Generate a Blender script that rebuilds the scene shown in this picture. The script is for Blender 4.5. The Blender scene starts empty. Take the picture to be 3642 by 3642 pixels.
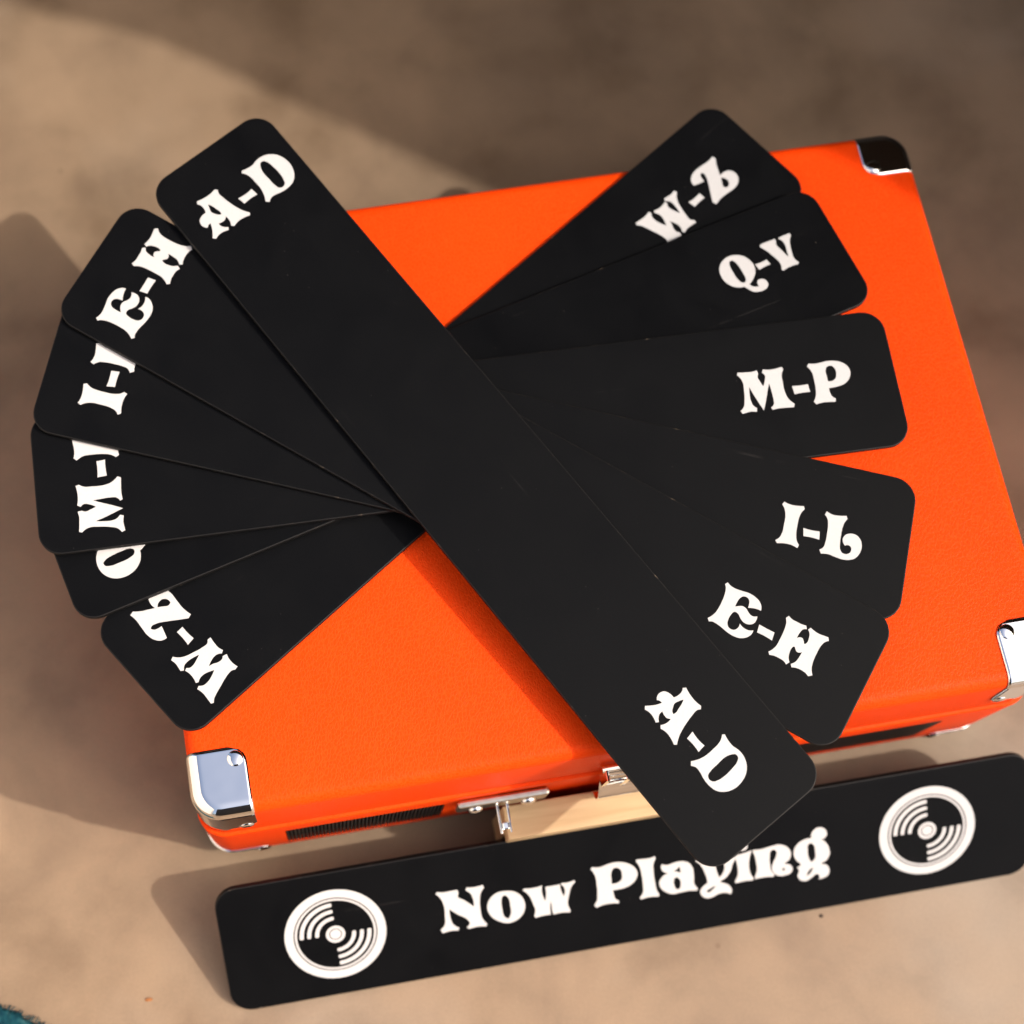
import bpy, bmesh, math, random
from mathutils import Vector, Matrix
random.seed(7)
S = bpy.context.scene
COL = S.collection

# ---------------------------------------------------------------- camera, sky, sun, exposure
cam_d = bpy.data.cameras.new("camera"); cam = bpy.data.objects.new("camera", cam_d); COL.objects.link(cam)
_X = Vector((0.985697, -0.166307, 0.027253)); _Y = Vector((-0.149447, -0.937343, -0.314727)); _Z = Vector((0.077886, 0.306152, -0.948791))
_m = Matrix((_X, -_Y, -_Z)).transposed().to_4x4(); _m.translation = Vector((0.0457, -0.0782, 0.7648))
cam.matrix_world = _m
cam_d.sensor_fit = 'HORIZONTAL'; cam_d.sensor_width = 24.0; cam_d.lens = 38.887
cam_d.shift_x = 0.1179; cam_d.shift_y = -0.0412
cam_d.clip_start = 0.02; cam_d.clip_end = 500
cam_d.dof.use_dof = True; cam_d.dof.focus_distance = 0.650; cam_d.dof.aperture_fstop = 3.6
S.camera = cam
SUN_VEC = Vector((0.85, -0.335, 1.0)).normalized()          # towards the sun
ELEV = math.asin(SUN_VEC.z)
sun_d = bpy.data.lights.new("sun", 'SUN'); sun = bpy.data.objects.new("sun", sun_d); COL.objects.link(sun)
sun_d.energy = 2.0; sun_d.angle = math.radians(0.7); sun_d.color = (1.0, 0.94, 0.86)
sun.rotation_euler = (-SUN_VEC).to_track_quat('-Z', 'Y').to_euler(); sun.location = SUN_VEC * 3
W = bpy.data.worlds.new("World"); S.world = W; W.use_nodes = True
wn = W.node_tree; bg = wn.nodes["Background"]
sky = wn.nodes.new("ShaderNodeTexSky"); sky.sky_type = 'NISHITA'; sky.sun_disc = False
sky.sun_elevation = ELEV; sky.sun_rotation = math.atan2(SUN_VEC.x, SUN_VEC.y)
sky.air_density = 1.0; sky.dust_density = 6.0; sky.ozone_density = 0.0
wn.links.new(sky.outputs[0], bg.inputs[0]); bg.inputs[1].default_value = 0.15
S.view_settings.view_transform = 'Standard'; S.view_settings.look = 'None'
S.view_settings.exposure = 0.72; S.view_settings.gamma = 1.0

# ---------------------------------------------------------------- dimensions (metres)
CW, CD, H = 0.352, 0.2538, 0.11642       # case width, depth, height of the lid's top
RIM = 0.078                              # joint between base and lid

GLYPHS = {"AD": {"right": [["118.22,8.88* 118.96,9.96* 121.25,9.47 124.02,9.27 126.32,9.48 127.79,9.86* 128.80,8.91* 128.16,7.57 128.46,4.80 129.17,1.68 130.18,-1.71 131.27,-4.33 132.31,-6.01 133.25,-7.28* 132.56,-8.22* 130.26,-7.60 127.79,-7.38 125.95,-7.71 124.67,-8.20* 123.66,-7.27* 124.36,-5.78 124.58,-4.30 124.34,-2.60* 123.13,-3.60 121.55,-3.72 120.18,-3.30* 120.19,-4.64 120.97,-5.98 122.42,-7.03* 121.72,-8.18* 119.72,-7.56 117.40,-7.48 115.46,-8.18* 114.33,-7.20* 115.51,-5.57 116.69,-3.54 117.51,-1.31* 116.47,-1.41 115.55,-2.16* 114.73,-1.45 114.09,0.10 114.74,2.33 116.42,3.37 118.77,3.65* 119.27,5.62 119.10,7.44","121.80,6.13* 121.13,4.27 120.78,2.35 121.48,1.01 122.73,-0.42 123.53,-0.61 123.74,0.32 123.23,2.43 122.54,4.71"],["133.23,0.73* 136.79,0.43 140.08,0.81* 140.54,-2.59* 137.57,-2.36 133.89,-2.69*"],["141.16,8.93* 141.80,9.81* 144.19,9.30 147.06,9.27 149.15,9.92 152.14,10.04 155.21,8.97 157.66,6.78 159.19,3.46 159.52,-0.71 158.07,-4.69 155.67,-6.99 152.28,-7.86 149.00,-7.73 146.54,-7.22 144.35,-7.22 142.65,-8.38* 141.35,-7.18* 142.49,-4.76 143.22,-1.52 143.19,2.40 142.94,5.40 142.12,7.69","150.24,8.11 151.53,7.96 152.55,6.60 153.23,3.50 153.56,-0.68 153.23,-3.72 152.34,-5.69 150.82,-6.29 149.55,-5.72 148.82,-3.69 148.53,-0.11 148.35,3.94 149.07,6.64"]],
"left": [["-160.01,-17.31* -161.09,-16.54* -160.56,-14.24 -160.32,-11.43 -160.51,-9.11 -160.88,-7.61* -159.91,-6.61* -158.57,-7.26 -155.76,-7.00 -152.59,-6.32 -149.15,-5.34 -146.50,-4.26 -144.78,-3.24 -143.49,-2.30* -142.55,-3.01* -143.20,-5.33 -143.45,-7.82 -143.14,-9.68 -142.66,-10.99* -143.61,-12.00* -145.11,-11.26 -146.60,-11.03 -148.32,-11.25* -147.33,-12.49 -147.23,-14.08 -147.66,-15.46* -146.32,-15.48 -144.94,-14.70 -143.87,-13.24* -142.71,-13.97* -143.37,-15.98 -143.47,-18.33 -142.78,-20.29* -143.79,-21.43* -145.43,-20.21 -147.46,-18.99 -149.71,-18.14* -149.62,-19.19 -148.87,-20.13* -149.60,-20.95 -151.18,-21.58 -153.42,-20.90 -154.45,-19.19 -154.71,-16.81* -156.69,-16.29 -158.53,-16.43","-157.18,-13.71* -155.31,-14.42 -153.37,-14.79 -152.01,-14.10 -150.55,-12.85 -150.34,-12.04 -151.28,-11.82 -153.42,-12.31 -155.73,-12.99"],["-151.59,-2.23* -151.24,1.37 -151.58,4.70* -148.14,5.12* -148.41,2.12 -148.12,-1.60*"],["-159.78,5.89* -160.66,6.55* -160.12,8.96 -160.05,11.86 -160.68,13.98 -160.77,17.00 -159.65,20.10 -157.41,22.54 -154.04,24.06 -149.82,24.33 -145.81,22.82 -143.52,20.37 -142.68,16.94 -142.85,13.62 -143.39,11.14 -143.42,8.92 -142.27,7.19* -143.49,5.89* -145.93,7.07 -149.19,7.85 -153.15,7.86 -156.19,7.65 -158.51,6.85","-158.84,15.06 -158.68,16.36 -157.29,17.38 -154.15,18.02 -149.92,18.31 -146.85,17.94 -144.86,17.02 -144.28,15.48 -144.87,14.20 -146.93,13.49 -150.55,13.24 -154.66,13.10 -157.37,13.86"]]},"EH": {"right": [["113.01,10.29* 114.59,9.67 116.41,9.54 119.21,9.98 122.40,10.65 125.26,10.46 127.38,9.72 128.78,8.43 129.52,6.63* 127.97,6.52 126.24,5.99 124.57,5.15* 124.29,6.62 123.83,7.79 122.93,8.58 121.52,8.64 120.65,8.13 120.01,6.89 119.80,4.80 119.90,3.02* 121.19,4.03 122.38,4.67 123.93,4.57 125.72,3.51 126.95,3.05 128.12,3.21 129.24,3.98* 129.60,2.50 129.34,0.78 128.18,-0.42 126.69,-0.94 125.40,-0.85 123.92,-0.15 122.18,1.07 121.10,1.22 120.50,0.93 119.95,-0.49 119.85,-2.77 120.32,-4.59 121.28,-5.59 122.65,-5.84 123.72,-5.48 124.48,-4.51 124.76,-3.31 124.56,-2.07* 125.82,-2.70 127.44,-2.93 128.83,-2.72 130.40,-1.86* 130.48,-3.51 129.63,-5.30 128.11,-6.75 126.49,-7.51 124.15,-7.83 121.56,-7.64 118.76,-7.05 116.35,-6.76 114.75,-6.82 113.59,-7.49* 112.55,-6.48* 113.71,-4.50 114.26,-2.87 114.50,-0.12 114.44,2.47 114.19,4.96 113.59,7.25 112.97,8.47 112.33,9.15*"],["131.38,1.44* 134.75,1.44 138.00,1.58* 138.52,-1.78* 135.28,-1.63 132.02,-1.84*"],["139.33,9.10* 139.99,10.42* 141.63,9.86 144.08,9.86 145.94,9.94 147.68,10.38* 148.48,9.19* 147.25,8.37 146.72,6.69 146.67,4.03* 147.58,4.93 148.59,5.08 149.40,4.42 149.97,3.48* 150.44,3.52 150.88,4.29 150.76,6.48 150.04,8.34 148.98,9.28* 149.61,10.50* 151.31,10.07 153.28,9.93 155.32,10.20 157.24,10.58* 158.10,9.32* 157.05,8.29 156.27,6.28 156.07,4.19 156.09,1.38 156.31,-1.31 156.92,-3.77 158.39,-6.13* 157.08,-7.31* 155.55,-6.66 153.44,-6.48 151.41,-6.76 149.86,-7.43* 149.03,-6.31* 150.21,-4.84 150.67,-3.03 150.81,-1.40 150.85,0.09* 150.05,-0.66 149.06,-0.86 148.26,-0.34 147.53,0.51* 146.99,0.33 146.62,-0.58 146.70,-2.66 147.24,-4.59 148.34,-6.01* 147.58,-7.49* 145.99,-6.72 144.03,-6.59 142.20,-6.73 140.14,-7.38* 139.29,-6.33* 140.35,-4.64 140.97,-2.59 141.05,0.00 141.01,2.82 140.77,5.52 140.28,7.51"]],
"left": [["-162.30,-21.59* -161.67,-19.96 -161.54,-18.08 -162.00,-15.20 -162.70,-11.91 -162.51,-8.97 -161.76,-6.77 -160.43,-5.33 -158.58,-4.56* -158.46,-6.15 -157.90,-7.94 -157.04,-9.66* -158.55,-9.95 -159.76,-10.43 -160.57,-11.36 -160.62,-12.81 -160.09,-13.71 -158.82,-14.36 -156.66,-14.57 -154.82,-14.47* -155.87,-13.14 -156.53,-11.91 -156.44,-10.31 -155.35,-8.47 -154.88,-7.20 -155.04,-5.99 -155.85,-4.84* -154.32,-4.46 -152.54,-4.73 -151.31,-5.92 -150.76,-7.45 -150.85,-8.79 -151.57,-10.32 -152.82,-12.11 -152.98,-13.23 -152.67,-13.85 -151.21,-14.40 -148.86,-14.50 -146.99,-14.02 -145.95,-13.03 -145.70,-11.61 -146.08,-10.51 -147.07,-9.72 -148.31,-9.44 -149.59,-9.65* -148.95,-8.35 -148.71,-6.68 -148.93,-5.24 -149.82,-3.63* -148.13,-3.54 -146.28,-4.42 -144.77,-5.98 -143.99,-7.64 -143.66,-10.05 -143.84,-12.73 -144.44,-15.62 -144.74,-18.10 -144.67,-19.74 -143.97,-20.94* -145.01,-22.02* -147.05,-20.83 -148.73,-20.27 -151.58,-20.03 -154.25,-20.09 -156.81,-20.36 -159.17,-20.98 -160.43,-21.62 -161.13,-22.29*"],["-153.23,-2.63* -153.24,0.85 -153.39,4.20* -149.93,4.74* -150.07,1.40 -149.85,-1.96*"],["-161.15,5.55* -162.51,6.22* -161.94,7.91 -161.94,10.44 -162.03,12.36 -162.49,14.15* -161.27,14.98* -160.42,13.72 -158.69,13.17 -155.94,13.12* -156.87,14.06 -157.04,15.10 -156.36,15.94 -155.38,16.53* -155.43,17.01 -156.22,17.46 -158.48,17.33 -160.39,16.59 -161.37,15.49* -162.62,16.14* -162.18,17.89 -162.04,19.92 -162.33,22.02 -162.73,24.01* -161.43,24.89* -160.37,23.82 -158.29,23.02 -156.13,22.82 -153.23,22.84 -150.47,23.08 -147.94,23.71 -145.50,25.24* -144.28,23.89* -144.95,22.31 -145.13,20.13 -144.84,18.05 -144.13,16.44* -145.29,15.59* -146.80,16.80 -148.68,17.27 -150.36,17.41 -151.89,17.44* -151.12,16.62 -150.91,15.61 -151.45,14.78 -152.31,14.02* -152.14,13.46 -151.19,13.09 -149.05,13.17 -147.06,13.74 -145.60,14.88* -144.07,14.10* -144.86,12.46 -144.98,10.44 -144.84,8.55 -144.16,6.43* -145.25,5.55* -146.99,6.64 -149.11,7.27 -151.78,7.34 -154.68,7.30 -157.46,7.04 -159.51,6.53"]]},"IL": {"right": [["125.52,8.00* 126.16,9.26* 128.73,8.63 131.56,8.73 134.22,9.22* 134.72,7.95* 133.64,6.32 133.05,4.01 132.86,0.42 132.95,-3.10 133.62,-5.69 134.73,-7.19* 134.27,-8.59* 131.89,-7.85 129.24,-7.79 125.94,-8.44* 125.11,-7.26* 126.49,-5.96 127.29,-3.82 127.55,-0.02 127.46,3.90 126.57,6.66"],["135.39,0.22* 138.60,-0.02 142.05,0.18* 142.41,-3.19* 139.43,-2.97 135.94,-3.11*"],["143.02,7.70* 143.64,9.15* 146.42,8.29 149.04,8.50 151.68,9.11* 152.25,7.86* 151.30,6.06 150.81,3.78 150.66,0.21 150.74,-2.91 151.16,-5.16 152.22,-6.47 153.75,-6.67 155.13,-5.80 155.59,-4.33 155.00,-3.10 153.93,-2.76 152.87,-3.28* 151.96,-2.23 151.56,-0.76 152.24,0.97 154.33,2.16 156.81,2.02 158.76,0.31 159.51,-2.25 159.01,-5.30 157.46,-7.60 155.19,-8.75 152.42,-9.08 149.35,-8.70 146.65,-8.27 143.89,-8.71* 143.01,-7.12* 144.41,-5.93 144.98,-3.45 145.08,0.10 144.93,3.60 144.44,5.85"]],
"left": [["-160.31,-15.37* -161.60,-14.70* -160.91,-12.06 -160.99,-9.13 -161.47,-6.38* -160.15,-5.88* -158.48,-7.01 -156.10,-7.64 -152.39,-7.88 -148.76,-7.82 -146.08,-7.16 -144.51,-6.04* -143.07,-6.53* -143.86,-8.98 -143.95,-11.72 -143.32,-15.13* -144.55,-15.97* -145.87,-14.53 -148.08,-13.69 -152.00,-13.37 -156.05,-13.42 -158.91,-14.31"],["-152.15,-5.27* -151.87,-1.96 -152.04,1.60* -148.56,1.94* -148.81,-1.13 -148.71,-4.74*"],["-159.79,2.70* -161.28,3.35* -160.36,6.22 -160.55,8.93 -161.15,11.66* -159.85,12.23* -158.01,11.23 -155.66,10.69 -151.97,10.50 -148.75,10.55 -146.42,10.95 -145.05,12.03 -144.83,13.62 -145.71,15.05 -147.22,15.54 -148.50,14.94 -148.87,13.84 -148.34,12.75* -149.43,11.82 -150.96,11.42 -152.73,12.15 -153.94,14.32 -153.77,16.87 -151.99,18.87 -149.32,19.61 -146.19,19.06 -143.82,17.44 -142.66,15.08 -142.36,12.21 -142.79,9.05 -143.26,6.26 -142.84,3.41* -144.49,2.52* -145.70,3.98 -148.25,4.59 -151.92,4.74 -155.54,4.62 -157.87,4.14"]]},"MP": {"right": [["112.82,9.99* 116.41,9.67 118.74,9.56 121.04,10.04* 121.31,8.38* 120.79,6.98 121.49,4.68 122.26,2.72* 123.42,4.92 123.87,7.55 122.92,8.66* 123.63,10.04* 126.25,9.55 129.10,9.67 131.64,10.12* 132.06,8.78* 130.96,6.87 130.72,3.95 130.73,-0.94 131.46,-3.72 133.69,-6.45* 133.16,-7.88* 130.16,-7.68 127.38,-7.55 124.15,-7.85* 123.71,-6.83* 125.09,-5.55 125.40,-3.16 125.27,0.27 124.96,3.73* 123.67,0.48 122.11,-3.70 120.45,-7.70* 119.32,-4.79 117.64,-0.43 116.43,3.29* 116.05,0.51 115.97,-2.89 116.49,-4.90 117.93,-6.30* 117.43,-7.84* 114.81,-7.44 112.89,-7.72 111.44,-7.97* 110.88,-6.58* 112.49,-5.10 113.47,-2.07 114.07,2.24 114.19,5.64 113.44,7.70 112.49,8.81*"],["134.20,1.29* 137.63,1.08 140.86,1.24* 141.15,-2.22* 137.89,-2.13 134.54,-2.42*"],["143.08,10.09* 145.11,9.68 147.97,9.80 150.88,10.15 153.66,9.93 156.74,8.89 158.90,6.88 159.61,4.32 158.70,1.73 156.35,-0.41 153.08,-1.35 149.28,-1.53* 149.33,-3.89 149.84,-5.42 151.12,-6.46* 150.62,-7.86* 147.98,-7.51 145.18,-7.48 142.52,-7.86* 141.77,-6.54* 143.00,-4.51 143.73,-0.70 143.85,2.71 143.65,6.18 142.13,8.94*","149.44,6.15 150.61,7.82 152.28,7.90 153.41,6.61 153.63,4.37 152.84,2.26 151.32,1.33 149.44,1.38* 149.43,3.94"]],
"left": [["-162.17,-21.76* -161.78,-18.10 -161.63,-15.73 -162.08,-13.37* -160.39,-13.12* -158.96,-13.68 -156.61,-13.00 -154.59,-12.25* -156.82,-11.04 -159.50,-10.53 -160.64,-11.48* -162.04,-10.74* -161.50,-8.07 -161.57,-5.17 -161.99,-2.57* -160.62,-2.16* -158.68,-3.32 -155.71,-3.60 -150.72,-3.67 -147.88,-2.98 -145.06,-0.75* -143.61,-1.32* -143.86,-4.37 -144.03,-7.20 -143.78,-10.50* -144.84,-10.93* -146.11,-9.50 -148.55,-9.15 -152.05,-9.22 -155.58,-9.49* -152.29,-10.85 -148.05,-12.51 -144.00,-14.27* -146.99,-15.38 -151.46,-17.02 -155.28,-18.19* -152.45,-18.62 -148.98,-18.76 -146.92,-18.26 -145.46,-16.81* -143.91,-17.35* -144.36,-20.02 -144.10,-21.98 -143.88,-23.46* -145.30,-24.01* -146.78,-22.35 -149.85,-21.29 -154.24,-20.62 -157.71,-20.43 -159.82,-21.17 -160.97,-22.12*"],["-152.94,-0.10* -152.67,3.39 -152.78,6.69* -149.25,6.93* -149.39,3.60 -149.15,0.19*"],["-161.77,9.10* -161.31,11.16 -161.39,14.08 -161.70,17.05 -161.43,19.89 -160.32,23.01 -158.23,25.17 -155.61,25.85 -152.99,24.89 -150.84,22.45 -149.94,19.11 -149.81,15.23* -147.41,15.24 -145.84,15.74 -144.76,17.02* -143.34,16.50* -143.74,13.81 -143.82,10.95 -143.48,8.23* -144.83,7.49* -146.88,8.78 -150.75,9.58 -154.23,9.76 -157.77,9.62 -160.61,8.11*","-157.65,15.52 -159.33,16.74 -159.38,18.44 -158.05,19.58 -155.76,19.76 -153.62,18.92 -152.70,17.35 -152.79,15.45* -155.39,15.48"]]},"QV": {"right": [["134.31,12.05 136.34,10.63 137.85,8.24 138.50,5.35 137.92,2.38 135.96,-0.20 132.64,-2.39* 133.40,-3.92 134.78,-4.66 135.85,-4.87* 135.86,-3.38 136.62,-2.30 138.27,-2.17 139.68,-3.22 140.01,-5.20 139.02,-6.69 137.10,-7.34 134.82,-7.19 132.85,-6.45 131.36,-4.82 130.17,-2.59* 128.40,-2.23 126.25,-1.08 124.33,1.26 123.42,4.02 123.59,7.39 124.52,9.56 126.61,11.67 129.13,12.72 131.58,12.86","131.03,10.68 131.84,9.58 132.43,6.95 132.56,3.44 132.21,0.16 131.30,-0.82 129.97,-0.36 129.10,1.74 128.90,5.48 129.08,8.85 129.85,10.46"],["139.24,5.03* 141.98,4.82 144.72,5.13* 145.24,2.39* 142.49,2.43 139.67,1.95*"],["146.20,12.61* 148.91,12.63 151.27,12.56 152.68,12.60* 152.66,11.29* 151.90,9.66 152.50,7.43 153.30,4.47 153.93,2.33* 154.58,5.00 155.26,7.75 155.17,10.18 154.20,11.93* 154.71,12.44* 157.21,12.48 159.67,12.45* 159.85,11.32* 158.55,9.79 157.19,6.90 156.32,3.80 155.80,0.99 156.75,-1.51* 156.10,-2.26* 153.42,-1.94 150.97,-2.07 148.96,-2.49* 148.35,-1.79* 149.13,0.03 149.17,1.96 148.14,5.23 146.79,8.64 145.10,11.44* 145.37,12.32*"]],
"left": [["-163.02,-5.57 -161.40,-3.23 -158.65,-1.49 -155.33,-0.72 -151.91,-1.39 -148.93,-3.63 -146.40,-7.44* -144.64,-6.55 -143.80,-4.96 -143.56,-3.73* -145.28,-3.73 -146.52,-2.85 -146.68,-0.96 -145.48,0.67 -143.20,1.05 -141.48,-0.08 -140.73,-2.29 -140.89,-4.91 -141.73,-7.18 -143.60,-8.90 -146.16,-10.27* -146.56,-12.32 -147.89,-14.79 -150.57,-17.01 -153.74,-18.07 -157.61,-17.89 -160.12,-16.82 -162.55,-14.43 -163.77,-11.54 -163.94,-8.72","-161.43,-9.35 -160.17,-8.41 -157.14,-7.72 -153.11,-7.55 -149.33,-7.94 -148.21,-8.98 -148.73,-10.52 -151.14,-11.52 -155.44,-11.77 -159.32,-11.57 -161.17,-10.70"],["-154.96,0.13* -154.73,3.28 -155.10,6.43* -151.95,7.04* -151.99,3.88 -151.42,0.63*"],["-163.71,8.09* -163.75,11.22 -163.68,13.93 -163.72,15.55* -162.22,15.53* -160.34,14.67 -157.79,15.37 -154.38,16.30 -151.92,17.04* -154.99,17.77 -158.16,18.54 -160.96,18.43 -162.96,17.30* -163.56,17.89* -163.61,20.76 -163.59,23.59* -162.28,23.81* -160.52,22.32 -157.19,20.77 -153.62,19.77 -150.39,19.19 -147.52,20.29* -146.65,19.55* -147.00,16.46 -146.84,13.65 -146.36,11.34* -147.16,10.63* -149.26,11.52 -151.47,11.56 -155.23,10.36 -159.15,8.79 -162.36,6.83* -163.38,7.14*"]]},"WZ": {"right": [["129.44,-7.42* 129.55,-5.92* 128.57,-4.93 128.69,-2.30 129.58,1.45 130.73,4.97 131.87,6.78 133.91,8.48* 133.28,9.88* 131.02,9.51 129.16,9.75 127.51,10.08* 126.77,8.94* 128.27,7.27 128.46,5.28 128.06,2.81 127.38,0.47* 126.60,2.41 125.86,5.06 126.00,6.63 126.87,7.55* 126.35,8.69* 123.92,8.19 121.86,8.34 119.85,8.89* 119.35,7.87* 120.11,6.51 120.23,4.14 119.50,1.96 118.72,0.27* 117.70,2.44 116.96,5.38 117.17,7.45 118.23,8.87* 117.65,10.12* 114.78,9.59 112.34,9.80 109.80,10.10* 109.24,9.03* 110.39,7.77 111.30,5.65 112.19,2.87 113.24,-0.36 113.81,-2.86 113.83,-4.59 113.18,-5.71* 113.46,-7.28* 115.68,-6.83 117.98,-6.92 120.07,-7.55* 120.54,-5.81* 119.88,-4.93 119.95,-2.99 120.86,-0.97 121.30,0.80* 122.16,-0.99 122.72,-3.21 122.50,-5.01 121.58,-6.28* 122.28,-7.55* 124.29,-6.90 126.60,-6.99"],["134.01,1.56* 137.30,1.29 140.68,1.42* 140.82,-1.57* 137.69,-1.45 134.49,-1.72*"],["158.07,10.22* 158.44,8.50* 156.45,6.16 154.89,3.44 153.66,1.33* 155.85,1.54 158.27,0.72 159.57,-1.49 159.05,-4.46 156.73,-6.46 153.65,-7.08 150.34,-6.80 146.68,-6.55 142.40,-7.21* 141.78,-5.50* 143.92,-2.34 146.55,1.41 148.65,4.98 149.10,6.98 148.55,7.82 147.36,7.19 146.76,5.67 146.51,4.19* 143.75,4.98 141.62,5.75* 142.32,7.99 144.50,9.77 147.52,10.47 151.20,10.23 155.40,9.87","153.30,0.42* 154.41,-1.07 154.45,-3.02 153.26,-4.34 151.26,-4.37 150.94,-3.25 152.12,-1.25"]],
"left": [["-145.56,-4.63* -147.07,-4.55* -148.04,-5.56 -150.69,-5.50 -154.47,-4.68 -158.02,-3.60 -159.87,-2.49 -161.62,-0.48* -163.01,-1.14* -162.59,-3.40 -162.79,-5.27 -163.09,-6.93* -161.92,-7.65* -160.28,-6.11 -158.29,-5.88 -155.80,-6.23 -153.44,-6.87* -155.37,-7.69 -158.01,-8.49 -159.60,-8.38 -160.53,-7.52* -161.66,-8.07* -161.12,-10.50 -161.22,-12.57 -161.74,-14.60* -160.70,-15.08* -159.35,-14.28 -156.98,-14.12 -154.77,-14.80 -153.06,-15.55* -155.21,-16.62 -158.15,-17.43 -160.23,-17.26 -161.68,-16.22* -162.92,-16.83* -162.33,-19.70 -162.49,-22.16 -162.74,-24.71* -161.65,-25.25* -160.41,-24.07 -158.30,-23.11 -155.53,-22.16 -152.31,-21.03 -149.81,-20.41 -148.08,-20.36 -146.95,-20.99* -145.38,-20.67* -145.87,-18.46 -145.83,-16.15 -145.24,-14.04* -147.00,-13.60* -147.87,-14.28 -149.81,-14.25 -151.86,-13.37 -153.64,-12.97* -151.86,-12.08 -149.65,-11.46 -147.84,-11.65 -146.54,-12.55* -145.28,-11.81* -145.98,-9.82 -145.94,-7.49"],["-154.09,-0.89* -153.84,2.48 -154.00,5.95* -150.94,6.12* -151.04,2.91 -150.73,-0.37*"],["-163.17,23.70* -161.42,24.10* -159.01,22.07 -156.20,20.51 -154.02,19.26* -154.26,21.50 -153.44,23.99 -151.19,25.34 -148.14,24.84 -146.06,22.48 -145.40,19.32 -145.66,15.92 -145.89,12.17 -145.17,7.78* -146.92,7.14* -150.18,9.30 -154.05,11.97 -157.73,14.09 -159.77,14.53 -160.64,13.96 -159.97,12.75 -158.42,12.14 -156.89,11.90* -157.68,9.06 -158.45,6.87* -160.75,7.57 -162.60,9.80 -163.35,12.88 -163.13,16.66 -162.79,20.97","-153.09,18.90* -151.57,20.05 -149.57,20.11 -148.21,18.90 -148.16,16.85 -149.30,16.50 -151.36,17.71"]]}}
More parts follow.
